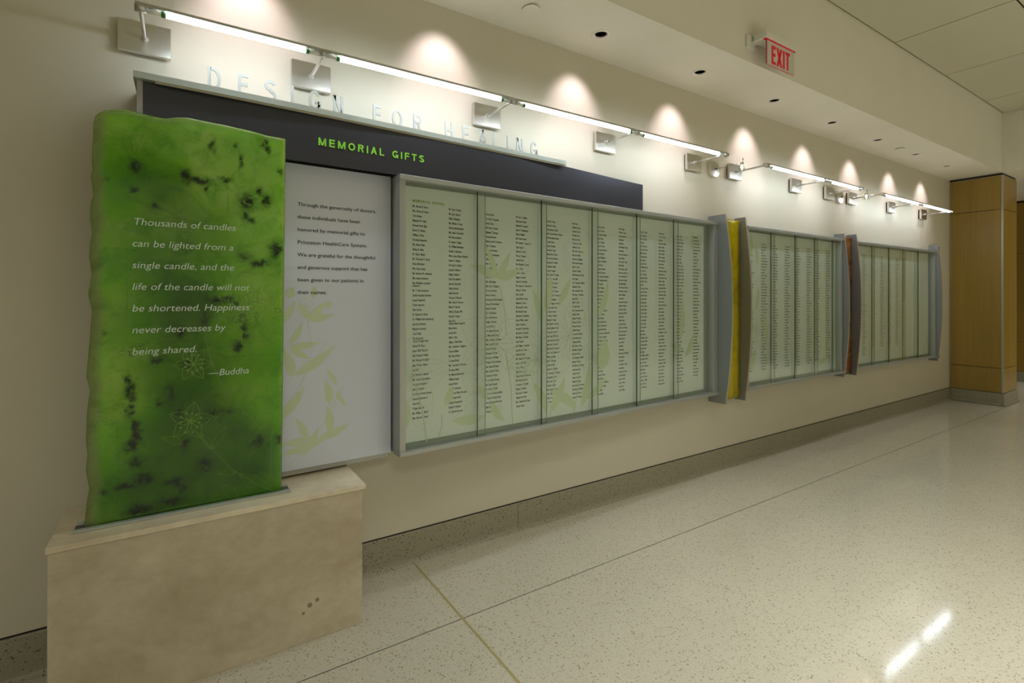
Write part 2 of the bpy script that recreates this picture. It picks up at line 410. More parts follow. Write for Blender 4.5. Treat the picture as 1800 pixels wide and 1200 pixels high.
# ---------------------------------------------------------------- recessed fixtures
words = ['first', 'second', 'third', 'fourth', 'fifth', 'sixth', 'seventh', 'eighth', 'ninth']
for i, x in enumerate(DL):
    vis = i-2
    lab = (('recessed downlight above the green glass slab, lighting the wall over the letters', 'recessed downlight over the middle of the dark header band')[i] if vis < 0 else
           ['recessed round downlight in the soffit, nearest and largest in the photo', 'second nearest recessed downlight in the soffit row',
            'third recessed downlight, just below the exit sign', 'fourth recessed downlight from the near end of the soffit row',
            'fifth recessed downlight, near side of the small far cover plate', 'sixth recessed downlight, just past the small far cover plate',
            'farthest recessed downlight, closest to the wood column'][vis])
    d = empty('recessed_downlight', (x, cy0, ZS), lab, 'downlight', 'recessed downlights along the soffit')
    bm = bmesh.new(); lathe(bm, (x, cy0, ZS), [(.054, 0), (.054, -.003), (.050, -.0045), (.039, -.0048), (.032, .0030), (.0335, .0032)], 36)
    finish('trim_ring', bm, M['white_ring'], d)
    bm = bmesh.new(); lathe(bm, (x, cy0, ZS), [(.0325, .0030), (.033, .05), (.026, .085), (.012, .1)], 28)
    bm.faces.new([v for v in bm.verts][-28:]); finish('reflector', bm, M['can'], d)
    spot(x, cy0, ZS-.006)
for x, lab in ((1.506, 'round white cover plate on the soffit, near the nearest downlight'), (6.015, 'small round white cover plate among the far downlights')):
    c = empty('cover_plate', (x, -.24, ZS), lab, 'cover plate')
    bm = bmesh.new(); cyl(bm, (x, -.24, ZS-.009), (x, -.24, ZS-.0055), .043, .043, 36); finish('disc', bm, M['soffit'], c)
    bm = bmesh.new(); cyl(bm, (x, -.24, ZS-.0055), (x, -.24, ZS), .036, .036, 24); finish('recess', bm, M['dark'], c)

# ---------------------------------------------------------------- exit sign
ex = empty('exit_sign', (3.2, YS, 2.73), 'edge-lit exit sign with red letters hung on the soffit face', 'exit sign')
B('mounting_plate', (2.962, 3.05, YS-.014, YS, 2.868, 2.950), M['white_plastic'], ex, bev=.003)
bm = bmesh.new(); box(bm, 3.0, 3.362, YS-.118, YS-.02, 2.898, 2.938, .004); box(bm, 3.0, 3.06, YS-.03, YS-.01, 2.90, 2.936)
finish('housing', bm, M['white_plastic'], ex)
B('slot', (3.012, 3.352, YS-.105, YS-.09, 2.892, 2.899), M['exit_red'], ex)
bm = bmesh.new(); box(bm, 3.030, 3.345, YS-.101, YS-.094, 2.742, 2.893, .002); finish('acrylic_panel', bm, M['acrylic'], ex)
B('panel_edge', (3.0285, 3.0315, YS-.1015, YS-.0935, 2.745, 2.893), M['exit_edge'], ex)
B('panel_edge', (3.032, 3.343, YS-.1015, YS-.0935, 2.7405, 2.7425), M['exit_edge'], ex)
for ch, x0, wd in (('E', 3.080, .046), ('X', 3.134, .068), ('I', 3.210, .019), ('T', 3.238, .052)):
    cap('letter', ch, (x0, YS-.1022, 2.755), (1, 0, 0), wd, .115, .019, .001, M['exit_red'], ex)

# ---------------------------------------------------------------- linear wall lights
ZA, PR = 2.266, .28
def plate(par, x, w_=.162, tip=None):
    B('wall_plate', (x-w_/2, x+w_/2, -.034, -.014, 2.209, 2.324), M['alu'], par, bev=.0015)
    B('plate_spacer', (x-w_/2+.012, x+w_/2-.02, -.014, 0, 2.214, 2.318), M['dark'], par)
    bm = bmesh.new(); cyl(bm, (x, -.034, ZA), (x, -.040, ZA), .0125, .0115, 20); cyl(bm, (x, -.040, ZA), (x, -.055, ZA), .009, .009, 16)
    finish('arm_collar', bm, M['alu'], par)
    bm = bmesh.new(); cyl(bm, (x, -.04, ZA), (x, -PR+.012, ZA), .0062, n=14); finish('arm', bm, M['alu'], par)
def rail_light(name, x0, x1, arms, tubes, label):
    r = empty(name, ((x0+x1)/2, 0, ZA), label, 'wall light', 'linear tube lights above the displays')
    # half-round reflector open at the bottom
    bm = bmesh.new(); nn = 12; R = .0165; zc = ZA-.001
    out = [(-PR+R*math.cos(math.pi*i/nn), zc+R*math.sin(math.pi*i/nn)) for i in range(nn+1)]
    inn = [(-PR+(R-.002)*math.cos(math.pi*i/nn), zc+(R-.002)*math.sin(math.pi*i/nn)) for i in range(nn, -1, -1)]
    prism(bm, [(x0, y, z) for y, z in out+inn], (x1-x0, 0, 0)); finish('rail', bm, M['rail'], r)
    ends = sorted(tubes); gaps = [(x0, ends[0][0]-.03)]+[(a[1]+.03, b[0]-.03) for a, b in zip(ends, ends[1:])]+[(ends[-1][1]+.03, x1)]
    for a, b in gaps:
        if b-a > .004:
            bm = bmesh.new(); cyl(bm, (a, -PR, zc), (b, -PR, zc), .0160, n=24); finish('joint_block', bm, M['rail'], r)
    for a, b in tubes:
        bm = bmesh.new(); cyl(bm, (a+.022, -PR, zc-.008), (b-.022, -PR, zc-.008), .0078, n=14); t = finish('tube', bm, M['tube'], r)
        for q, s in ((a, 1), (b, -1)):
            bm = bmesh.new(); cyl(bm, (q+.010*s, -PR, zc-.008), (q+.023*s, -PR, zc-.008), .0092, n=16); finish('socket', bm, M['socket'], r)
            bm = bmesh.new(); cyl(bm, (q-.03*s, -PR, zc-.007), (q+.010*s, -PR, zc-.007), .0075, n=14); finish('lamp_holder', bm, M['white_plastic'], r)
    for x in arms: plate(r, x)
rail_light('wall_light', -.128, 3.105, (-.113, .477, 1.367, 2.222, 3.085), ((-.065, .428), (.512, 1.318), (1.415, 2.195), (2.27, 3.04)),
           'longest linear wall light on five arms above the memorial gifts header')
rail_light('wall_light', 3.56, 5.085, (3.584, 4.468, 5.058), ((3.63, 4.43), (4.51, 5.03)), 'middle linear wall light on three arms above the second name case')
rail_light('wall_light', 5.49, 7.29, (5.506, 6.403, 7.268), ((5.55, 6.36), (6.45, 7.24)), 'farthest linear wall light above the last name case, ending at the wood column')
# small arm lamps
def arm_lamp(x, label):
    z0 = 2.254
    r = empty('arm_lamp', (x, 0, z0), label, 'arm lamp', 'small glass arm lamps')
    bm = bmesh.new()
    prof = [(.062, 0), (.064, .006), (.062, .026), (.056, .031), (.012, .034), (.0, .034)]
    rings = []
    for rr, d in prof:
        rings.append([bm.verts.new((x+rr*math.cos(2*math.pi*i/40), -d, z0+rr*math.sin(2*math.pi*i/40))) for i in range(40)])
    for A, Bv in zip(rings, rings[1:]):
        for i in range(40): bm.faces.new((A[i], A[(i+1) % 40], Bv[(i+1) % 40], Bv[i]))
    bmesh.ops.remove_doubles(bm, verts=bm.verts, dist=1e-5); bmesh.ops.recalc_face_normals(bm, faces=bm.faces)
    finish('canopy', bm, M['alu'], r)
    bm = bmesh.new(); cyl(bm, (x, -.034, z0), (x, -.045, z0), .006, n=12); finish('collar', bm, M['grey_strip'], r)
    hy, hz = -.245, z0-.004
    bm = bmesh.new(); cyl(bm, (x, -.04, z0), (x, hy+.006, hz), .0022, n=10); finish('arm', bm, M['rail'], r)
    bm = bmesh.new(); cyl(bm, (x-.014, hy, hz), (x+.014, hy, hz), .0045, n=14); cyl(bm, (x, hy, hz+.004), (x, hy, hz-.012), .013, .012, 20)
    finish('socket', bm, M['alu'], r)
    bm = bmesh.new(); cyl(bm, (x+.004, hy, hz+.004), (x+.012, hy, hz+.03), .0015, n=8); finish('pin', bm, M['rail'], r)
    bm = bmesh.new(); cyl(bm, (x+.011, hy, hz+.026), (x+.014, hy, hz+.037), .003, n=10); finish('pin_tip', bm, M['black'], r)
    bm = bmesh.new(); lathe(bm, (x, hy, hz), [(.009, -.012), (.013, -.022), (.020, -.038), (.025, -.052), (.0235, -.052), (.0185, -.038), (.0115, -.022)], 24)
    finish('glass_shade', bm, M['lamp_glass'], r)
    bm = bmesh.new(); lathe(bm, (x, hy, hz), [(.0005, -.014), (.006, -.018), (.007, -.034), (.0005, -.040)], 14); finish('bulb', bm, M['lamp_glow'], r)
arm_lamp(3.329, 'small glass-shaded lamp on a thin arm beside the first tube light')
arm_lamp(5.264, 'small glass-shaded lamp on a thin arm beside the middle tube light')

# ---------------------------------------------------------------- header: curved dark band, ledge, letters
bandp = [(-.11, .200), (.4, .188), (1.0, .165), (1.5, .135), (1.9, .096), (2.2, .055), (2.575, .010)]
ledp = [(-.136, .222), (.1, .219), (.564, .198), (1.1, .166), (1.451, .146), (1.826, .127)]
def smooth_pts(pts, n):
    x0, x1 = pts[0][0], pts[-1][0]; out = []
    for i in range(n+1):
        x = x0+(x1-x0)*i/n; h = (x1-x0)/n*1.5
        out.append((x, (lerp(pts, max(x0, x-h))+lerp(pts, x)*2+lerp(pts, min(x1, x+h)))/4))
    return out
Bp = smooth_pts(bandp, 40); Lp = smooth_pts(ledp, 32)
hd = empty('header_panel', (1.2, 0, 1.843), 'long curved charcoal header panel reading MEMORIAL GIFTS in lime letters', 'sign panel')
bm = bmesh.new()
prism(bm, [(x, -p, 1.8512) for x, p in Bp]+[(x, -max(p-.006, .003), 1.8512) for x, p in Bp[::-1]], (0, 0, 2.049-1.8512))
finish('curved_panel', bm, M['band'], hd)
B('end_post', (-.127, -.1105, -.202, -.001, 1.45, 2.049), M['post'], hd)
text = 'MEMORIAL GIFTS'; x = .473; tot = .473
wfull = sum(CAPW[c] for c in text)+.36*(len(text)-1); sc_ = tot/wfull
xx = 0
for ch in text:
    if ch != ' ':
        px = .473+xx*sc_; p = lerp(Bp, px); s = (lerp(Bp, px+.01)-p)/.01; ux = Vector((1, -s, 0)).normalized()
        cap('lime_letter', ch, (px, -p-.0035, 1.926), ux, CAPW[ch]*sc_, .0315, .0058, .003, M['lime'], hd)
    xx += CAPW[ch]+.36
ld = empty('letter_ledge', (.85, 0, 2.049), 'pale metal ledge carrying the standing letters DESIGN FOR HEALING', 'ledge')
bm = bmesh.new(); prism(bm, [(x, -p, 2.050) for x, p in Lp]+[(Lp[-1][0], -.004, 2.050), (Lp[0][0], 0, 2.050)], (0, 0, .0225))
finish('ledge_board', bm, M['ledge'], ld)
bm = bmesh.new(); prism(bm, [(x, -p+.004, 2.0425) for x, p in Lp[1:]]+[(x, -p+.010, 2.0425) for x, p in Lp[::-1][:-1]], (0, 0, .0074))
finish('ledge_lip', bm, M['trim'], ld)
for ch, x in zip('DESIGNFORHEALING', (.083, .182, .275, .372, .440, .539, .713, .803, .907, 1.074, 1.172, 1.265, 1.354, 1.444, 1.507, 1.602)):
    p = lerp(Lp, x)-.04
    wd = {'I': .010, 'D': .043, 'E': .036, 'S': .043, 'G': .047, 'N': .042, 'F': .036, 'O': .050, 'R': .044, 'H': .044, 'A': .050, 'L': .036}[ch]
    cap('standing_letter', ch, (x, -p, 2.0728), (1, 0, 0), max(wd, .0115), .0835, .0112, .006, M['letter'], ld)

# ---------------------------------------------------------------- white text panel
pp = [(-.108, .127), (.35, .118), (.805, .103)]
tp = empty('text_panel', (.35, 0, .56), 'tall white text panel thanking donors, between green glass and name case', 'text panel')
bm = bmesh.new()
prism(bm, [(x, -lerp(pp, x), .588) for x in (-.108, .35, .81)]+[(.81, -.004, .588), (-.108, -.004, .588)], (0, 0, 1.855-.588))
finish('panel', bm, M['text_panel'], tp)
B('top_gap', (-.1, .80, -.10, -.01, 1.855, 1.866), M['black'], tp)
bm = bmesh.new()
prism(bm, [(-.108, -.118, .559), (-.108, -.118, .5875), (.80, -.088, .5875), (.80, -.088, .566)], (0, .05, 0)); finish('bottom_rail', bm, M['frame'], tp)
ang = math.atan2(-(.103-.118), .455); tux = Vector((math.cos(ang), math.sin(ang), 0))
lines = []
for i, s in enumerate(('Through the generosity of donors,', 'these individuals have been', 'honored by memorial gifts to', 'Princeton HealthCare System.',
                       'We are grateful for the thoughtful', 'and generous support that has', 'been given to our patients in', 'their names.')):
    lines.append((s, (.405, -lerp(pp, .405)-.0012, 1.681-.0523*i), tux, (0, 0, 1), .0148, None, 1, 0, .0))
_, _, w1 = line_geo(lines[0][0], 2, .012, 0); sc1 = .336/w1
lines = [(l[0], l[1], l[2], l[3], l[4], None, sc1/(.0148/.7), 0, 0) for l in lines]
for l in lines: write('text_line', [l], M['print'], tp, res=3, off=.007, thick=.0004)

# flat botanical print: leaf, stem and flower shapes laid on a plane  (O, ux, uz)
class Print:
    def __init__(s, O, ux, uz=(0, 0, 1)):
        s.O = Vector(O); s.ux = Vector(ux); s.uz = Vector(uz); s.bm = bmesh.new(); s.n = 0
        s.nrm = s.ux.cross(s.uz)
    xmin, xmax = -9.0, 99.0
    def p(s, x, z): x = max(x, s.xmin); return s.O+s.ux*x+s.uz*z+s.nrm*(.0002+.00001*(s.n % 30))
    def leaf(s, x, z, ang, L, W, bend=.2):
        s.n += 1; a = math.radians(ang); c, sn = math.cos(a), math.sin(a); up = []; dn = []
        for i in range(13):
            t = i/12; wv = W*math.sin(math.pi*t**.8)*.5; yb = bend*L*(t*t-t)
            up.append((t*L, yb+wv)); dn.append((t*L, yb-wv))
        vs = [s.bm.verts.new(s.p(x+c*u-sn*v, z+sn*u+c*v)) for u, v in up+dn[::-1][1:-1]]
        s.bm.faces.new(vs)
    def stroke(s, pts, wd, sub=1):
        s.n += 1; prev = None
        for i, (x, z) in enumerate(pts):
            a = pts[max(0, i-1)]; b = pts[min(len(pts)-1, i+1)]
            dx, dz = b[0]-a[0], b[1]-a[1]; L = math.hypot(dx, dz) or 1; nx, nz = -dz/L*wd/2, dx/L*wd/2
            if x < s.xmin: prev = None; continue
            cur = (s.bm.verts.new(s.p(x+nx, z+nz)), s.bm.verts.new(s.p(x-nx, z-nz)))
            if prev: s.bm.faces.new((prev[0], prev[1], cur[1], cur[0]))
            prev = cur
    def outline(s, x, z, ang, L, W, wd=.0018, bend=.1, ribs=2):
        a = math.radians(ang); c, sn = math.cos(a), math.sin(a)
        def T(u, v): return (x+c*u-sn*v, z+sn*u+c*v)
        up = []; dn = []
        for i in range(15):
            t = i/14; wv = W*math.sin(math.pi*t**.75)*.5; yb = bend*L*(t*t-t); up.append(T(t*L, yb+wv)); dn.append(T(t*L, yb-wv))
        s.stroke(up, wd); s.stroke(dn, wd)
        for k in range(ribs):
            f = (k+1)/(ribs+1)*2-1
            s.stroke([T(i/8*L*.85+L*.05, f*W*.5*math.sin(math.pi*(i/8*.85+.05)**.75)) for i in range(9)], wd*.6)
    def flower(s, x, z, R, petals=5, start=20, ribs=3):
        for k in range(petals): s.outline(x, z, start+k*360/petals, R, R*.62, ribs=ribs)
        for k in range(11):
            a = math.radians(start+k*33); r = R*random.uniform(.3, .5)
            s.stroke([(x, z), (x+math.cos(a)*r, z+math.sin(a)*r)], .0013)
            s.leaf(x+math.cos(a)*r, z+math.sin(a)*r, math.degrees(a), .011, .007, 0)
    def done(s, name, m, par, **k): return finish(name, s.bm, m, par, **k)
P1 = Print((.345, -lerp(pp, .345)-.0003, 0), tux)
for x, z, a, L, W in ((.0, .66, 15, .20, .035), (.0, .70, 8, .13, .03), (.08, .64, 60, .13, .03), (.14, .70, 20, .15, .035), (.10, .70, 115, .11, .03), (.19, .71, 95, .13, .035),
                      (.19, .84, 100, .11, .035), (.22, .90, -60, .09, .02), (.22, .92, 120, .09, .02), (-.02, .80, 50, .17, .04), (.05, .98, 35, .20, .04), (.04, .97, 105, .13, .04),
                      (.03, 1.10, 5, .12, .03), (.03, 1.10, -35, .10, .03), (.03, 1.11, 60, .10, .03), (.10, 1.21, 10, .11, .03), (.10, 1.21, 120, .08, .03), (.10, 1.21, 45, .10, .03), (.0, 1.2, 60, .10, .03),
                      (.02, 1.30, 60, .05, .04), (.12, 1.30, 80, .05, .03), (.17, 1.27, 0, .03, .035)):
    P1.leaf(x, z, a, L, W)
for pts in (((.02, .60), (.10, .68), (.18, .78), (.25, .92)), ((.0, .78), (.08, .95), (.12, 1.08), (.10, 1.2)), ((.02, .86), (.12, 1.02), (.18, 1.12))): P1.stroke(pts, .002)
for a in range(0, 360, 24): P1.stroke([(.09, 1.25), (.09+.045*math.cos(math.radians(a)), 1.25+.06*math.sin(math.radians(a)))], .0015)
P1.done('leaf_print', M['leaf_print'], tp)

# ---------------------------------------------------------------- name cases
FIRST = ['John', 'Mary', 'Robert', 'Helen', 'William', 'Alice', 'James', 'Ruth', 'Edward', 'Grace', 'Harold', 'Irene', 'Peter', 'Anna', 'Thomas', 'Rose', 'Paul', 'Doris', 'Frank', 'Lois', 'Carl', 'Emma']
LASTS = {'D': 'Dale Davis Day Dean Decker Delaney Dewitt Dillon Dodd Doherty Dolan Donovan Dorsey Dougherty Drake Drummond Duffy Duncan Dunn Dwyer'.split(),
         'E': 'Eager Eastwood Eaton Eberle Edgar Edwards Egan Elkin Ellis Elwood Emery Engel Ennis Ettinger Evans Everett'.split(),
         'F': 'Fagan Farrell Faulk Feeney Felder Fenton Ferris Finch Fisher Fleming Flynn Foley Forbes Foster Fowler Frazer Frost Fuller'.split(),
         'G': 'Gage Gallup Garrett Gates Geary Gibbs Gilbert Givens Glass Godfrey Gordon Graham Grant Greene Griffin Grover Guest'.split(),
         'H': 'Hadley Haines Hale Hall Hammond Hanson Harper Hart Hayes Heller Henry Hewitt Hicks Hill Hobbs Holmes Hughes Hunt Hyde'.split(),
         'M': 'Mack Madison Maher Malone Marsh Martin Mason Meade Mercer Miller Mills Monroe Moore Morris Mott Murphy'.split(),
         'S': 'Sacks Sample Savage Schaefer Scott Sears Shaw Shields Simms Slater Smith Snow Spencer Stark Stone Sutton'.split(),
         'W': 'Wade Walker Walsh Ward Watts Webb Weber Wells West White Wilder Wilson Wise Wolfe Wright Wyatt Young Zeller'.split()}
def made(n, letters):
    pool = [l for c in letters for l in LASTS[c]]; out = []
    for i in range(n):
        t = random.choice(['', '', '', 'Mr. ', 'Mrs. ', 'Mrs. ', 'Dr. ']); mid = random.choice(['', ' '+random.choice('ABCDEFGHJLMPRSTW')+'.', ' '+random.choice('ABCDEFGHJLMPRSTW')+'.'])
        out.append(t+random.choice(FIRST)+mid+' '+pool[int(i*len(pool)/n)]+random.choice(['', '', '', '', '', ', Jr.']))
    return out
T1A = '''Mr. Gloster B. Aaron|Mrs. Gloster B. Aaron|Cora Adams|Elizabeth W. Adler|Norman Irwin Agin|Robert E. Albietz|William J. Aless|Dorothy Alexander|Mr. Arthur Allen|Shirley B. Allen|Dr. Elmer Alpert|Mr. Thomas R. P. Alsop|Betty Altschuler|Mrs. Hope Anaya|Mr. Herbert W. Andersen|Mrs. Jennie Anderson|Mrs. Madeline Leonhard/Anderson|Mr. T. Hart Anderson|Sophie Pepiczak Andrews|Joseph Angioletti|Dessie Appeson|Alice Archer|Dr. Robert H. Arlett|Dr. William Park Armstrong|Jens John Arnesen|Margaret Aronson|Carol Atkin|The Reverend/Canon E. Rugby Auer|Robert W. Bacso|James "Rick" Bass, Sr.|Mrs. Harland F. Baker|Mr. Wolcott N. Baker|Jean Torrence Bates|Leo Ball|Dr. Richard L. Barach|Mr. Harry E. Barricklow|Franklyn H. Barlow|Jean W. Barlow|Col. James Perrine Barnes|Kenneth Barnhart, II|Anne Barth|William Bassett|Mr. William D. Battle|Mrs. Alberta K. Bauer'''
T1B = '''Mr. Hans G. Bauer|Mr. Jack J. Bayard|Edith E. Beaulieu|Mrs. Miriam K. Beck|Helen Smith Beckwith|Mrs. Jean D. Beckwith|Mr. Bruce Bedford|Dr. James L. Beggs|Dr. William Behringer|Pauline S. Behrman|Mary Louise Kilgore Beilman|Burton C. Belden|Dorothy H. Belfiore|Joseph E. Belfiore|Ralph J. Belford|Ruth Pine Belford|James R. Benedict|Lillian Bennett|Ralph Bennett|Yvonne A. Bennett|Mrs. Helen R. Benson|Mabel H. Benson|Alfred J. Berger, MD|Daniel A. Berger|Baby Girl/Heather Marie Bergman|Mary Bethel|Joseph Bice|Edith C. Bice|Lillian J. Ollick Bidus|Mrs. Charlotte C. Bigelow|Dolores Bilbao|Mr. Harry Bitner|S. Lester Block|Mrs. Caroline D. Bloomer|Dr. Jaime Blum|Dr. Marvin Blumenthal|William Bogatz|James Boland|Joseph S. Bonanno|Michael and Mary Bonsuda|Mary Bongiovanni|Michael Bongiovanni|Barham F. Bonner|Dr. Michele Bonotto'''
T2A = '''Peter Bordes|Dorothy A. Borgesen|Beryl E. Bose|Mr. Harry S. Bowen|Elizabeth T. Bowers|Frances Bowman|Master Scott W. Bowman|Julie C. Boynton|George M. Brabson|Mr. Harry Braithwaite|Edmund Bray|Mrs. Helen R. Bray|Harold Breen|Mrs. Alice J. Breese|Carl Breuer|Mrs. Sally Briggs|Mrs. Carl C. Brigham|Dr. Lee H. Bristol|Henry S. Broad|Dempsey John Brockelman|Grace M. Brooksbank|David J. Brodsky|Mr. Carl Brokaw|Dr. Lloyd Bronson|Adaline E. Brown|Lore R. Brown|Mrs. Nancy B. Brown|R. Manning Brown, Jr.|Mrs. Caroline H. Browne|Mrs. Lucy W. Bruns|Helena F. Bryant|Alexander K. Buck|Dr. John R. Burbidge|Thelma Kricey Burbidge|Mrs. Marcia M. Burke|Mrs. Rachel R. Burke|Catherine F. Burke|Dr. Howland Burnside|Mr. Alfred Busselle|Dr. Elmer G. Butler|Mrs. Howard Russell Butler|Patricia A. Brophy Butler|Anne McQuade Butterfoss|Miss Betsy Byram|Thomas J. Byrne, Sr.'''
T2B = '''Mr. John L. Callahan|Baby Sarah Callard|Elizabeth B. Campbell|James G. Campbell, Jr.|Evelyn Cantillon|Mrs. Daniel Cantor|Mr. Franklin C. Cappon, Sr.|Luigi Capuano|Edward H. Cards|Frances Carnagno|Lavinia Carole|Mrs. Elizabeth S. Carey|James Carey|James T. Carlin|Biaggio Carnevale|Angelo B. Carnevale|Mr. Angelo R. Carnevale, Sr.|Evelyn D. Carrillo|Rona Carrillo|Kaitlyn Marie Carson|Elizabeth J. Carter|Mr. Russell P. Carter|Mrs. Richard Casey|Emmanuel J. Cassimatis|Bruce William Casten|Emilio Castaneda|Norval W. Chamberlin|Mr. James H. Chandler|Mrs. Nina B. Chandler|Paul Chandler|Mr. William S. Chandler|Jean Falconer Chase|Gertrude Chase|Mr. Phelps R. Cheeseman|James L. W. Chen|Chuen Chang|Julie Chang|Diane Morgan Christensen|Mr. Kenneth Chorley|Dr. James G. Christian|Evelyn D. Christie|Mrs. John P. Chubet|Virginia Kott Cirila|Mrs. Catherine M. Clancy|Colleen Clancy'''
T3A = '''Kevin D. Clancy|Robert E. Clancy|Mrs. Barbara J. Clark|Mrs. Doris M. Barker Clausen|Patricia Seeley Clausen|Gerald Cleary|Betty Cleveland|Patricia D. Cline|Marcia Karr Clowes|Mr. George Cluett, Jr.|Jeannette H. Coletti|Christine Collins|Joseph Compito|Mr. Arthur W. Conger|Hadley L. Conn, MD|George W. Conover|Gertrude Conover|Katharine D. Conover|Mr. Walter F. Conover, Sr.|Marnh Consistine|Dr. W. Pepper Constable|Theresa Ann Conti|R. Kevin Convery|Thomas J. Conway|Margaret Coogan|Mr. Alfred B. Cook, Sr.|Annie Kathleen Cook|George R. Cook, III|Mrs. Lydia Taft Cook|Capt. Stephen R. Cook|Mr. John C. Cooper|Mrs. John D. Cooper, Jr.|Mr. Dooby Coppard, Sr.|Millie Coppedge|Ray P. Coppedge|Cindy Costello|Jeanne G. Cortelyou|Dr. Thomas P. Cortelyou|Dominick P. Costa|Mrs. Peter Costa|Virginia Costello|Mr. Charles T. Cowenhoven|Mrs. Charles T. Cowenhoven|Janice Cox|Mr. Harold E. Craine, Jr.'''
T3B = '''Bara Crane|Patricia A. Crane|Bernard J. Creed|Mr. Eliot Cross|Mrs. Sara Cross|Theodore L. Cross|Albert H. Crow|Mr. Fred E. Cruser, Sr.|Mrs. John Cullen|Barton H. Cummings|Mr. Howard Cuppies|Mary E. Curtis|Arthur R. Curtiss|Marie Brasmann Curtiss|Neil Cusato|Dr. F. Lancaster Cuthbert|Elizabeth J. Cyler|Mrs. Gertrude F. Dale|Mr. Lester C. Danielson|Joan Daum|Edith C. Davis|G. Vance Davis|Mr. J. Lionberger Davis|Patrick J. Davis|Stanley W. Davis|Thomas G. Davis|Florence Dawson|Richard Dawson|Rosemary V. Dawson|Guy Keith Dean, Jr.|Kimberly DeBarr|Mr. Harvey J. Dean|Mr. Mason Degraffe|Mr. Van Dervoer|Dr. Livingston Delafield|Richard J. Demier|Mr. Edmund D. Dewing|Paul Desrameaux|Dolores Detter|Peter J. DeVecchi|Edmund Dempsey|John Vandervoer Denise, II|Mr. Nicholas DeMoline|Brent Adam Dixon|Anthony Di Guiseppantonio'''
T4A = '''Matthew DiCarlo|Robert H. Dicke|Mrs. Daniel S. Dickey|Stephen Dietz|John C. Dietrich|Leonard G. Dilts|Mrs. John H. Dilworth|Esther Dilworth|Joseph DiMaggio, Jr.|Denny C. Doblewski|Daniel Dolan|Dorothy Donahue|Robert J. Donovan|Mrs. Grace Ely Dougherty|Prof. Gregg Dougherty|Dale Douglas|Robert Douglas|Mr. Alexander I. Doyle|Nancy Gorman Doyle|Marie Brady Draheim|Harold Drummond|Charles Drapin|Mr. Henry B. Drake, Sr.|Jacques Dreyfuss|Susan Dreyfuss|Lauren Ashley Drew|Rachel L. Drummond|Joseph Andre Dubac|Prof. George C. Duckworth|Dr. Henry J. Dudnick|Mr. Edgar H. Dunham, Jr.|Anna P. Dunn|George M. Dunn|Robert R. Dunn, MD|Mrs. Margaret D. Durkin|George W. Eager|Mrs. Burton C. Eastburn|Adrian Eaton|Joan E. Eaton|Raymond C. Eaton|Russell Ebeck|Mr. Edward H. Eckfeldt, Jr.|Mrs. Camilla S. Edge|Henry Elliot|Marissa Elliott'''
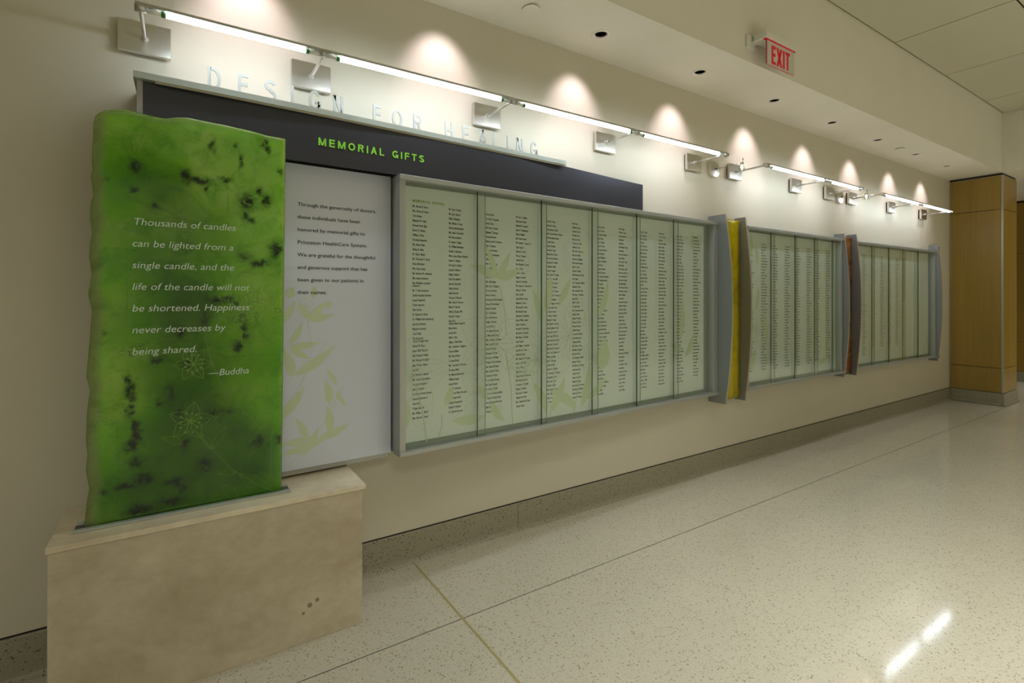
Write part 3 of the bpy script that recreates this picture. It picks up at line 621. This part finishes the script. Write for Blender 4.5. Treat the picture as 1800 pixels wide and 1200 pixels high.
def case(idx, xa, pa, xb, pb, panels, label, texts, finXs, head=None, flowers=None, jamb=.05, stile=.03, nose=0.0):
    L = math.hypot(xb-xa, pa-pb); A = math.atan2(pa-pb, xb-xa)
    c = empty('name_case', (xa, -pa, 0), label, 'display case', 'wall cases of names', rz=A)
    Mx = Matrix.LocRotScale(c.location, c.rotation_euler, c.scale)
    z0, z1 = .590, 1.850
    def LB(name, dims, m, bev=0.0, **k):
        bm = bmesh.new(); box(bm, *dims, bev=bev); bm.transform(Mx); return finish(name, bm, m, c, **k)
    def wy(u):   # local depth of the building wall at u
        return pa-u*math.sin(A)
    # rails: prouder than the stiles
    LB('top_rail', (0, L+nose, 0, .028, z1-.023, z1), M['frame'], .003); LB('top_rail', (.002, L, .028, .075, z1-.023, z1-.0005), M['frame'], label='inner part of the top rail')
    LB('bottom_rail', (0, L+nose, 0, .028, z0, z0+.020), M['frame'], .003); LB('bottom_rail', (.002, L, .028, .075, z0+.0005, z0+.020), M['frame'], label='inner part of the bottom rail')
    LB('side_stile', (.004, .004+stile, .010, .070, z0+.019, z1-.022), M['frame'], .0015, label='left upright of the case frame')
    LB('side_stile', (L-jamb, L-.004, .010, .075, z0+.019, z1-.022), M['frame'], .0015, label='right upright of the case frame')
    bm = bmesh.new()
    u0, u1 = .010, L-.008
    prism(bm, [(u0, .070, z0+.001), (u1, .070, z0+.001), (u1, max(.072, wy(u1)), z0+.001), (u0, max(.072, wy(u0)), z0+.001)], (0, 0, z1-z0-.002)); bm.transform(Mx)
    finish('case_body', bm, M['frame'], c)
    LB('back_lining', (stile, L-jamb+.004, .066, .071, z0+.018, z1-.02), M['backing'])
    ux = (Mx.to_3x3() @ Vector((1, 0, 0)))
    # boards, panes
    n = len(panels)-1
    for i in range(n):
        a, b = panels[i], panels[i+1]
        LB('name_board', (a+.001, b-.0005, .059, .065, z0+.042, z1-.036), M['board'])
        off = 0.0 if i % 2 == 0 else .008
        ov = .042
        e0 = a-.002 if i == 0 else a; e1 = b+(ov if i < n-1 else 0)
        yy = .026+.007*(i % 2)
        LB('glass_pane', (e0, e1, yy, yy+.005, z0+.0205, z1-.0235), M['pane'])
        if i > 0: LB('pane_edge', (a-.0022, a+.0018, yy-.0004, yy+.0054, z0+.0205, z1-.0235), M['pane_edge'])
        if i < n-1: LB('pane_edge', (e1-.0006, e1+.0004, yy, yy+.005, z0+.0205, z1-.0235), M['backing'])
    # lettering
    yT = .0586; zt = 1.719; sp = .02288
    for i, (col_a, col_b) in enumerate(texts):
        for j, colx in enumerate((col_a, col_b)):
            if not colx: continue
            a = panels[i]+(.062 if i == 0 else .066)+j*.190
            lines = []; z = zt+(.004 if j else 0)
            for s in colx:
                for kk, q in enumerate(s.split('/')):
                    O = Mx @ Vector((a, yT, z)); lines.append((q, O, ux, (0, 0, 1), .0104, None, .62, 0, 0)); z -= .0125 if kk < len(s.split('/'))-1 else sp-.0003*len([1 for t in colx if '/' in t])
            write('name_column', lines, M['print'], c, res=1, off=.032)
    if head:
        O = Mx @ Vector((panels[0]+.062, yT, 1.743)); write('heading', [(head, O, ux, (0, 0, 1), .0115, .164, 1, 0, .18)], M['green_print'], c, res=2, off=.04)
    if flowers:
        O = Mx @ Vector((0, yT+.0002, 0)); pr = Print(O, ux); pr.xmin = stile+.004; flowers(pr); pr.done('flower_print', M['flower_line'], c, kind='stuff')
        pr = Print(O, ux); pr.xmin = stile+.004; flowers(pr, True); pr.done('leaf_print', M['flower'], c, kind='stuff')
    # curved end fins (perpendicular to the building wall)
    for (X, zb, zt_, pe, pm) in finXs:
        bm = bmesh.new(); prof = [(0.0, zb)]
        for k in range(17):
            t = k/16; prof.append((-(pe+(pm-pe)*(1-(2*t-1)**2)), zb+(zt_-zb)*t))
        prof.append((0.0, zt_)); prism(bm, [(X, y, z) for y, z in prof], (.017, 0, 0))
        for f in bm.faces:
            if abs(f.normal.y) > .8 and f.calc_center_median().y < -.05: f.material_index = 1
        finish('end_fin', bm, [M['fin'], M['fin_edge']], c)
    return c
def fl1(pr, fill=False):
    if not fill:
        pr.flower(.08, .93, .22, 5, 12); pr.flower(.55, 1.06, .25, 6, 30); pr.flower(.47, .82, .16, 4, 50); pr.flower(1.06, 1.08, .26, 6, 10); pr.flower(.82, .96, .20, 5, 40)
        pr.outline(.12, .80, -80, .12, .09); pr.outline(.30, .72, 40, .18, .12); pr.flower(1.28, .92, .14, 5, 0); pr.flower(.74, .90, .13, 5, 25)
        pr.outline(2.25, 1.62, 95, .14, .05); pr.outline(2.32, 1.68, 70, .10, .04); pr.outline(.74, 1.42, 95, .18, .06); pr.outline(1.05, 1.45, 100, .16, .05)
        for q in ((.10, .9, .16, .62), (.24, .74, .22, .63), (.62, 1.0, .66, .63), (.58, 1.36, .62, 1.1), (.95, .95, .92, .63), (1.15, 1.0, 1.1, .63)):
            pr.stroke([(q[0], q[1]), ((q[0]+q[2])/2+.01, (q[1]+q[3])/2), (q[2], q[3])], .006)
    else:
        for x, z, a, L_, W_ in ((.30, .70, 0, .20, .05), (.26, .78, 70, .10, .045), (.56, 1.40, 20, .16, .05), (.56, 1.40, 160, .18, .05), (.56, 1.40, 115, .20, .035), (.56, 1.40, 60, .16, .04), (.52, .76, -50, .14, .045),
                              (.50, .78, 130, .10, .04), (.92, .66, 60, .22, .06), (.90, .66, 120, .2, .06), (.88, 1.22, 80, .22, .05), (.98, 1.26, 60, .18, .045), (1.16, .66, 75, .26, .06), (1.12, .66, 150, .24, .06),
                              (1.2, .70, 35, .2, .05), (.86, 1.16, 110, .20, .05), (1.3, 1.18, 70, .24, .05), (2.10, 1.0, 85, .30, .05), (2.0, .98, -20, .14, .06), (2.16, .88, 60, .2, .05), (2.22, 1.64, 80, .13, .03),
                              (1.32, .86, 80, .20, .10), (.06, .70, 100, .18, .04), (.02, .66, 85, .16, .03)):
            pr.leaf(x, z, a, L_, W_)
def fl2(pr, fill=False):
    if not fill:
        pr.flower(.20, 1.05, .2, 5, 15); pr.flower(.1, .8, .12, 5, 40); pr.outline(.3, .7, 70, .3, .08); pr.outline(1.4, .7, 70, .3, .08); pr.outline(1.5, 1.1, 90, .4, .1)
    else:
        for x, z, a, L_, W_ in ((.10, 1.60, 80, .2, .06), (.22, 1.55, 100, .18, .05), (.1, .72, 60, .2, .06), (.2, 1.2, 80, .2, .05), (.35, .9, 100, .3, .05), (1.45, .8, 80, .3, .05), (1.2, .7, 20, .2, .05)): pr.leaf(x, z, a, L_, W_)
sp = lambda t: t.split('|')
U = [.026, .426, .832, 1.223, 1.610, 1.995, 2.378]
case(1, .812, .213, 3.294, .090, U, 'large wall case of names headed MEMORIAL GIVING, nearest the text panel',
     [(sp(T1A), sp(T1B)), (sp(T2A), sp(T2B)), (sp(T3A), sp(T3B)), (sp(T4A), made(45, 'EF')), (made(45, 'FG'), made(45, 'G')), (made(45, 'GH'), made(44, 'H'))],
     [(3.290, .528, 1.902, .139, .194)], head='MEMORIAL GIVING', flowers=fl1, jamb=.058, stile=.028)
U2 = [.024+.0, .405, .775, 1.12, 1.425-.0, 1.54]
U2 = [.022, .375, .735, 1.082, 1.395, 1.545]
def cols(n, letters, k=45): return [(made(k, letters[i % len(letters)]), made(k, letters[i % len(letters)])) for i in range(n)]
case(2, 3.635, .105, 5.195, .0875, U2, 'middle wall case of names between the yellow and amber glass strips', [(made(45, 'H'), made(45, 'HM')), (made(45, 'M'), made(45, 'M')), (made(45, 'M'), made(45, 'M')), (made(44, 'MS'), made(44, 'S')), ([], [])],
     [(3.615, .510, 1.914, .088, .138), (5.196, .555, 1.897, .086, .132)], flowers=fl2, jamb=.04, stile=.022, nose=.042)
U3 = [.020, .42, .79, 1.165, 1.545, 1.93]
case(3, 5.482, .068, 7.505, .0835, U3, 'farthest wall case of names, beside the wood column', [(made(45, 'S'), made(45, 'S')), (made(42, 'SW'), made(42, 'W')), (made(42, 'W'), made(42, 'W')), (made(21, 'W'), []), ([], [])],
     [(5.446, .550, 1.907, .084, .126), (7.506, .548, 1.922, .088, .130)], jamb=.05, stile=.020, nose=.045)

# ---------------------------------------------------------------- coloured glass strips between the cases
def glass_mat(name, c1, c2, c3, vein, scale=3.0, trans=.35, attr=False):
    m = mat(name, c1, .16, spec=.5, coat=.6); n, l, b = nodes(m); v = coords(m)
    f = noise_n(m, v, scale, 6, .6, .6); g = noise_n(m, v, scale*.55, 3, .5, .3)
    colr = ramp(m, f, [(.28, c3), (.48, c1), (.68, c2)])
    colr = mix(m, ramp(m, g, [(.35, (0, 0, 0)), (.65, (1, 1, 1))]), mix(m, .6, colr, c3), colr)
    # fine dark seams
    rn = noise_n(m, v, scale*2.1, 8, .7, 1.2)
    ridge = ramp(m, rn, [(.0, (0, 0, 0)), (.488, (0, 0, 0)), (.5, (1, 1, 1)), (.512, (0, 0, 0))])
    gate = ramp(m, noise_n(m, v, scale*1.1, 3), [(.56, (0, 0, 0)), (.66, (1, 1, 1))])
    colr = mix(m, mix(m, 1.0, ridge, gate, 'MULTIPLY'), colr, vein)
    if attr:
        at = n.new('ShaderNodeAttribute'); at.attribute_name = 'vein'
        sep = n.new('ShaderNodeSeparateColor'); l.new(at.outputs['Color'], sep.inputs[0])
        fine = ramp(m, noise_n(m, v, 34, 8, .8, 1.4), [(.34, (.0, .0, .0)), (.50, (1, 1, 1))])
        mm = n.new('ShaderNodeMath'); mm.operation = 'MULTIPLY'; l.new(sep.outputs[0], mm.inputs[0])
        s2 = n.new('ShaderNodeSeparateColor'); l.new(fine, s2.inputs[0]); l.new(s2.outputs[0], mm.inputs[1])
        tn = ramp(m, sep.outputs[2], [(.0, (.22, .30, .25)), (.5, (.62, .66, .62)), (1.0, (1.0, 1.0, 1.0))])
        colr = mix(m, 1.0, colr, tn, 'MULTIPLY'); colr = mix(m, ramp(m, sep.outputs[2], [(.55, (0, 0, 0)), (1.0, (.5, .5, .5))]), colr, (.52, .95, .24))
        colr = mix(m, mm.outputs[0], colr, vein)
        m2 = n.new('ShaderNodeMath'); m2.operation = 'MULTIPLY'; m2.inputs[1].default_value = .8; l.new(sep.outputs[1], m2.inputs[0])
        colr = mix(m, m2.outputs[0], colr, (.50, .60, .30))
    if attr: colr = mix(m, 1.0, colr, ramp(m, noise_n(m, v, 13, 7, .68, .6), [(.30, (.52, .66, .42)), (.52, (1, 1, 1)), (.75, (1.0, 1.0, 1.0))]), 'MULTIPLY')
    l.new(colr, b.inputs['Base Color']); bump(m, noise_n(m, v, 14, 3), .15, .004)
    if attr:
        b.inputs['Subsurface Weight'].default_value = .75; b.inputs['Subsurface Radius'].default_value = (.6, 1.0, .15); b.inputs['Subsurface Scale'].default_value = .12
    tl = n.new('ShaderNodeBsdfTranslucent'); l.new(colr, tl.inputs[0]); mx = n.new('ShaderNodeMixShader'); mx.inputs[0].default_value = trans
    out = n['Material Output']; l.new(b.outputs[0], mx.inputs[1]); l.new(tl.outputs[0], mx.inputs[2])
    last = mx
    if attr:
        tr = n.new('ShaderNodeBsdfTransparent'); tr.inputs[0].default_value = (.72, .78, .52, 1)
        m3 = n.new('ShaderNodeMixShader'); mu = n.new('ShaderNodeMath'); mu.operation = 'MULTIPLY'; mu.inputs[1].default_value = .55
        l.new(sep.outputs[1], mu.inputs[0]); l.new(mu.outputs[0], m3.inputs[0]); l.new(mx.outputs[0], m3.inputs[1]); l.new(tr.outputs[0], m3.inputs[2]); last = m3
    l.new(last.outputs[0], out.inputs[0]); return m
M['yellow_glass'] = glass_mat('yellow_glass', (.86, .72, .002), (.96, .86, .02), (.50, .40, .0), (.10, .06, .0), 6)
M['amber_glass'] = glass_mat('amber_glass', (.40, .13, .004), (.85, .38, .02), (.12, .03, .0), (.03, .005, .0), 7)
M['teal_glass'] = glass_mat('teal_glass', (.16, .26, .20), (.24, .36, .27), (.08, .15, .11), (.03, .05, .04), 5)
def strip(name, x0, x1, p, z0, z1, m, lab):
    bm = bmesh.new(); nx, nz = 8, 60; T = .022
    def P(i, k, back):
        x = x0+(x1-x0)*i/nx; z = z0+(z1-z0)*k/nz
        if k == 0: z += .018*noise.noise((x*9, 3.1, 0))
        if k == nz: z += .010*noise.noise((x*12, 7.7, 0))
        return bm.verts.new((x, -p+(T if back else 0)+.003*noise.noise((x*14, z*9, 2)), z))
    Fv = [[P(i, k, False) for i in range(nx+1)] for k in range(nz+1)]; Bk = [[P(i, k, True) for i in range(nx+1)] for k in range(nz+1)]
    for k in range(nz):
        for i in range(nx):
            bm.faces.new((Fv[k][i], Fv[k][i+1], Fv[k+1][i+1], Fv[k+1][i])); bm.faces.new((Bk[k][i], Bk[k+1][i], Bk[k+1][i+1], Bk[k][i+1]))
        for i in (0, nx):
            bm.faces.new((Fv[k][i], Fv[k+1][i], Bk[k+1][i], Bk[k][i]))
    for k in (0, nz):
        for i in range(nx): bm.faces.new((Fv[k][i], Fv[k][i+1], Bk[k][i+1], Bk[k][i]))
    bmesh.ops.recalc_face_normals(bm, faces=bm.faces)
    return finish(name, bm, m, None, smooth=True, label=lab, category='glass strip')
strip('glass_strip', 3.311, 3.612, .045, .535, 1.890, M['yellow_glass'], 'mottled yellow art glass strip between the first two name cases')
strip('glass_strip', 5.217, 5.443, .045, .562, 1.882, M['amber_glass'], 'dark amber art glass strip between the second and third name cases')
strip('glass_strip', 7.528, 7.70, .045, .560, 1.905, M['teal_glass'], 'grey-green glass strip behind the far end of the last case')

# ---------------------------------------------------------------- stone pedestal
pd = empty('stone_pedestal', (.14, -.17, 0), 'cream limestone pedestal carrying the green glass slab', 'pedestal')
bm = bmesh.new(); box(bm, -.335, .608, -.338, 0.0, 0, .534, .0015)
finish('body', bm, M['stone'], pd)
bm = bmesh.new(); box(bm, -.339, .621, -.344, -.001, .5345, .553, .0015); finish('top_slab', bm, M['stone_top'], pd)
for u, z, r in ((.409, .136, .0088), (.436, .148, .0068), (.386, .112, .005)):
    bm = bmesh.new(); cyl(bm, (u, -.3382, z), (u, -.3390, z), r, n=16); finish('fossil_spot', bm, M['fossil'], pd)

# ---------------------------------------------------------------- green glass slab
s_, c_ = math.sin(TH), math.cos(TH)
def ray_at(px, py, p):        # photo measurement (pixels) -> metres on the slab's own plane y = -p
    a = (px-900)/F_PX; b = -(py-522)/F_PX
    r = (c_+a*s_, s_-a*c_, b); t = (CAM_D-p)/r[1]; return (r[0]*t, CAM_H+r[2]*t)
PG = .242
topL = [(163, 215), (165, 204), (172, 197), (183, 192.5), (200, 190.5), (215, 190), (230, 193), (248, 197.5), (262, 201), (280, 205), (292, 206.5), (310, 204.5), (330, 205), (350, 209), (370, 213), (390, 217), (410, 221.5), (430, 226), (450, 231), (470, 237), (490, 240.5), (503, 243)]
leftL = [(147, 925), (151, 887), (156, 858), (150, 826), (152.5, 797), (150, 770), (152.5, 714), (157.5, 680), (151, 655), (156, 595), (161, 537), (154, 505), (160, 470), (156, 440), (157, 415), (161, 395), (157.5, 370), (158, 345), (163, 325), (161, 305), (158.5, 290), (162, 283), (160.5, 265), (161, 240), (163, 215)]
TOP = [ray_at(x, y, PG) for x, y in topL]; LEFT = [(z, x) for x, z in (ray_at(x, y, PG) for x, y in leftL)]; LEFT.sort()
RB = ray_at(495.8, 861.7, PG); RT = ray_at(503, 243, PG); ZB = .557
BL = [(238, 292, 8, 9, 1), (236, 333, 6, 5, .9), (273, 363, 8, 6, .9), (325, 307, 9, 8, .9), (350, 318, 26, 6, .8), (395, 315, 12, 5, .8), (363, 333, 5, 7, .9), (373, 255, 5, 10, .7), (415, 258, 6, 6, .9), (423, 285, 4, 12, .9), (465, 250, 8, 7, 1),
      (472, 262, 5, 8, .8), (435, 355, 16, 14, .95), (456, 338, 9, 7, 1), (467, 353, 9, 11, .95), (432, 380, 7, 5, .9), (442, 387, 8, 4, .8), (486, 438, 13, 14, 1), (455, 462, 18, 5, .95), (430, 452, 12, 8, .6), (492, 302, 6, 6, .8), (405, 525, 9, 5, .9),
      (414, 535, 7, 6, .8), (428, 556, 7, 9, 1), (429, 572, 5, 10, 1), (432, 590, 6, 7, .9), (419, 608, 8, 8, 1), (383, 528, 22, 6, .7), (225, 668, 5, 12, .8), (229, 685, 6, 7, 1), (231, 700, 6, 7, 1), (228, 722, 6, 8, 1), (239, 748, 6, 9, 1), (240, 763, 7, 9, 1), (232, 783, 12, 10, .85),
      (240, 812, 16, 9, .8), (253, 842, 14, 9, 1), (222, 854, 16, 5, 1), (178, 866, 5, 4, .8), (305, 846, 18, 6, .8), (300, 881, 20, 6, .9), (245, 895, 24, 8, .8), (320, 860, 5, 8, .9), (275, 633, 10, 5, .95), (281, 708, 7, 4, .9), (315, 725, 6, 7, .8), (325, 778, 7, 6, .8), (317, 586, 8, 7, .8), (360, 560, 8, 12, .7),
      (372, 728, 10, 8, .8), (455, 775, 8, 10, .9), (490, 771, 6, 8, .9), (400, 722, 14, 5, .6), (360, 815, 16, 14, .7), (300, 690, 8, 16, .6), (330, 640, 10, 8, .8), (182, 585, 3, 3, .6), (185, 315, 5, 4, .6)]
bl = []
for x, y, rx, ry, s in BL:
    X, Zz = ray_at(x, y, PG); bl.append((X, Zz, rx*.00165, ry*.0021, s))
TONES = [ray_at(x, y, PG)+(r*.002, s) for x, y, r, s in ((200, 215, 35, .25), (350, 235, 40, .35), (420, 255, 40, .35), (480, 280, 40, .35), (440, 320, 70, .55), (385, 290, 45, .35), (300, 255, 55, .25), (250, 300, 60, -.1), (290, 320, 45, -.35), (350, 400, 50, -.2), (460, 400, 60, .35),  # pigment patches; the lighter top row also paints in the tube glow
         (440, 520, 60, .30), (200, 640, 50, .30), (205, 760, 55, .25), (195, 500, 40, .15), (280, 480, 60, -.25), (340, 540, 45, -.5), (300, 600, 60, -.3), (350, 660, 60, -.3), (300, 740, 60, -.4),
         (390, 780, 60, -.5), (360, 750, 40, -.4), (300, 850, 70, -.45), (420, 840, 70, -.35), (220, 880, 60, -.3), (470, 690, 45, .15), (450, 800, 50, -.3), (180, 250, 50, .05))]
SEAMS = [(ray_at(x, (y0+y1)/2, PG)[0], ray_at(x, y1, PG)[1], ray_at(x, y0, PG)[1], st) for x, y0, y1, st in ((400, 300, 420, .45), (222, 460, 560, .4), (254, 205, 320, .35), (207, 740, 890, .35), (322, 700, 900, .3), (330, 820, 890, .3))]
HSEAMS = [(ray_at(x0, y, PG)[1], ray_at(x0, y, PG)[0], ray_at(x1, y, PG)[0], st) for y, x0, x1, st in ((436, 162, 250, .5), (606, 210, 330, .35), (458, 270, 400, .3), (628, 390, 490, .3))]
gs = empty('green_glass_slab', (.03, -.225, .553), 'tall green veined art glass slab with a quotation in white letters', 'glass sculpture')
bm = bmesh.new(); NX, NZ = 130, 240; TK = .028
lay = bm.verts.layers.float_color.new('vein')
def slabv(i, k, back):
    s = i/NX; t = k/NZ
    # follow the top edge along s, the left edge along t
    zr = ZB+(RT[1]-ZB)*t; xr = RB[0]+(RT[0]-RB[0])*t
    z_guess = ZB+(1.905-ZB)*t; xl = lerp(LEFT, z_guess)
    x = xl+(xr-xl)*s
    zt_ = lerp(TOP, x); z = ZB+(zt_-ZB)*t
    dl = x-xl; dt = zt_-z; dr = xr-x; de = min(dl, dt*1.0)
    rim = min(dl, dt, dr)
    rd = .0 if rim > .010 else .010*(1-math.sqrt(max(0, 1-(1-rim/.010)**2)))
    y = -PG+(TK if back else 0)+(rd if not back else -rd)+.0012*noise.noise((x*16, z*12, 5 if back else 1))
    v = bm.verts.new((x, y, z))
    vv = 0
    if not back:
        wx = x+.011*noise.noise((x*42, z*42, 3))+.006*noise.noise((x*110, z*110, 9)); wz = z+.013*noise.noise((x*42, z*42, 8))+.007*noise.noise((x*110, z*110, 4))
        for bx, bz, rx, rz, st in bl:
            if abs(x-bx) < rx*2.4 and abs(z-bz) < rz*2.4:
                q = ((wx-bx)/rx)**2+((wz-bz)/rz)**2; vv = max(vv, st*math.exp(-q*.9)*1.5)
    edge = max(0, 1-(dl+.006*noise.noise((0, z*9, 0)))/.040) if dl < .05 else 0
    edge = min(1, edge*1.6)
    if dt < .03: edge = max(edge, (1-dt/.03)*.9)  # clear top rim, its pale colour also painting the edge highlight
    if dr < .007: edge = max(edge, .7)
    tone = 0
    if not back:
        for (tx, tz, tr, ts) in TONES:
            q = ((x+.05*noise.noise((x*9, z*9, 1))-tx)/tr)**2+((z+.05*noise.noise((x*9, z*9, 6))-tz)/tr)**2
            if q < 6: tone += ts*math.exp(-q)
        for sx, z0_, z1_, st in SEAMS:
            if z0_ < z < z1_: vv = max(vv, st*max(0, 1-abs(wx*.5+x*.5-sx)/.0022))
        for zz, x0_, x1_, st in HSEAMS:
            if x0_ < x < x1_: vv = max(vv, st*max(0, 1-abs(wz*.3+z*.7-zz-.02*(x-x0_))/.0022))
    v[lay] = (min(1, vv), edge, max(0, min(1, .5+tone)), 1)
    return v
Fv = [[slabv(i, k, False) for i in range(NX+1)] for k in range(NZ+1)]; Bk = [[slabv(i, k, True) for i in range(0, NX+1)] for k in range(NZ+1)]
for k in range(NZ):
    for i in range(NX):
        bm.faces.new((Fv[k][i], Fv[k][i+1], Fv[k+1][i+1], Fv[k+1][i])); bm.faces.new((Bk[k][i], Bk[k+1][i], Bk[k+1][i+1], Bk[k][i+1]))
    bm.faces.new((Fv[k][0], Fv[k+1][0], Bk[k+1][0], Bk[k][0])); bm.faces.new((Fv[k][NX], Bk[k][NX], Bk[k+1][NX], Fv[k+1][NX]))
for i in range(NX):
    bm.faces.new((Fv[NZ][i], Fv[NZ][i+1], Bk[NZ][i+1], Bk[NZ][i])); bm.faces.new((Fv[0][i], Bk[0][i], Bk[0][i+1], Fv[0][i+1]))
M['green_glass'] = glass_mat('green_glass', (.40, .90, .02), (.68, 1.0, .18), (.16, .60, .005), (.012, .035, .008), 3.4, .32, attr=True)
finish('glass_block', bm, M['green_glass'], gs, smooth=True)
bm = bmesh.new()
box(bm, -.289, .354, -.270, -.250, .5535, .5615, .0008); box(bm, -.285, .352, -.206, -.190, .5535, .5615, .0008)
finish('base_channel', bm, M['ledge'], gs)
B('channel_bed', (-.286, .352, -.2505, -.2055, .5532, .5572), M['grey_strip'], gs)
q = [('Thousands of candles', -.1385, 1.548), ('can be lighted from a', -.142, 0), ('single candle, and the', -.142, 0), ('life of the candle will not', -.142, 0), ('be shortened. Happiness', -.142, 0), ('never decreases by', -.142, 0), ('being shared.', -.142, 0)]
_, _, wl = line_geo('be shortened. Happiness', 3, 0, 0); k = .352/wl
L = []
for i, (s, x, _) in enumerate(q):
    X, Zz = ray_at(231+(2 if i == 0 else 0), 394.5+38.25*i, PG+.004); L.append((s, (X, -PG-.0035, Zz), (1, 0, 0), (0, 0, 1), .0235, None, k/(.0235/.7), .2, 0))
X, Zz = ray_at(366, 661, PG+.004); L.append(('\u2014Buddha', (X, -PG-.0035, Zz), (1, 0, 0), (0, 0, 1), .0235, .130, 1, .2, 0))
write('quotation', L, M['quote'], gs, res=4, off=-.004, thick=.0006)
M['etch'] = mat('etched_line', (.20, .40, .06), .6)
pr = Print((0, -PG-.0028, 0), (1, 0, 0))
for px, py, R, n_, st in ((425, 545, .09, 8, 10), (340, 640, .06, 6, 0), (335, 740, .07, 5, 80)):
    X, Zz = ray_at(px, py, PG); pr.flower(X, Zz, R, n_, st, 1)
for px, py, a, L_, W_ in ((405, 700, 30, .10, .03), (405, 700, 235, .09, .03), (480, 757, 225, .12, .035), (372, 788, 120, .07, .02), (372, 788, 60, .09, .025), (415, 830, 175, .06, .02), (420, 832, -30, .11, .03), (390, 850, -50, .10, .03), (430, 600, 60, .06, .02), (320, 780, 150, .07, .025)):
    X, Zz = ray_at(px, py, PG); pr.outline(X, Zz, a, L_, W_, .0011, .1, 3)
for pts in (((388, 670), (410, 705), (445, 738), (482, 757)), ((340, 755), (372, 788), (405, 822), (450, 850), (478, 862)), ((433, 600), (450, 625), (478, 655)), ((360, 590), (370, 630), (395, 690), (405, 705)), ((478, 740), (476, 800), (474, 862)), ((403, 480), (402, 540), (410, 590))):
    pr.stroke([ray_at(x, y, PG) for x, y in pts], .0016)
pr.done('etched_flowers', M['etch'], gs)
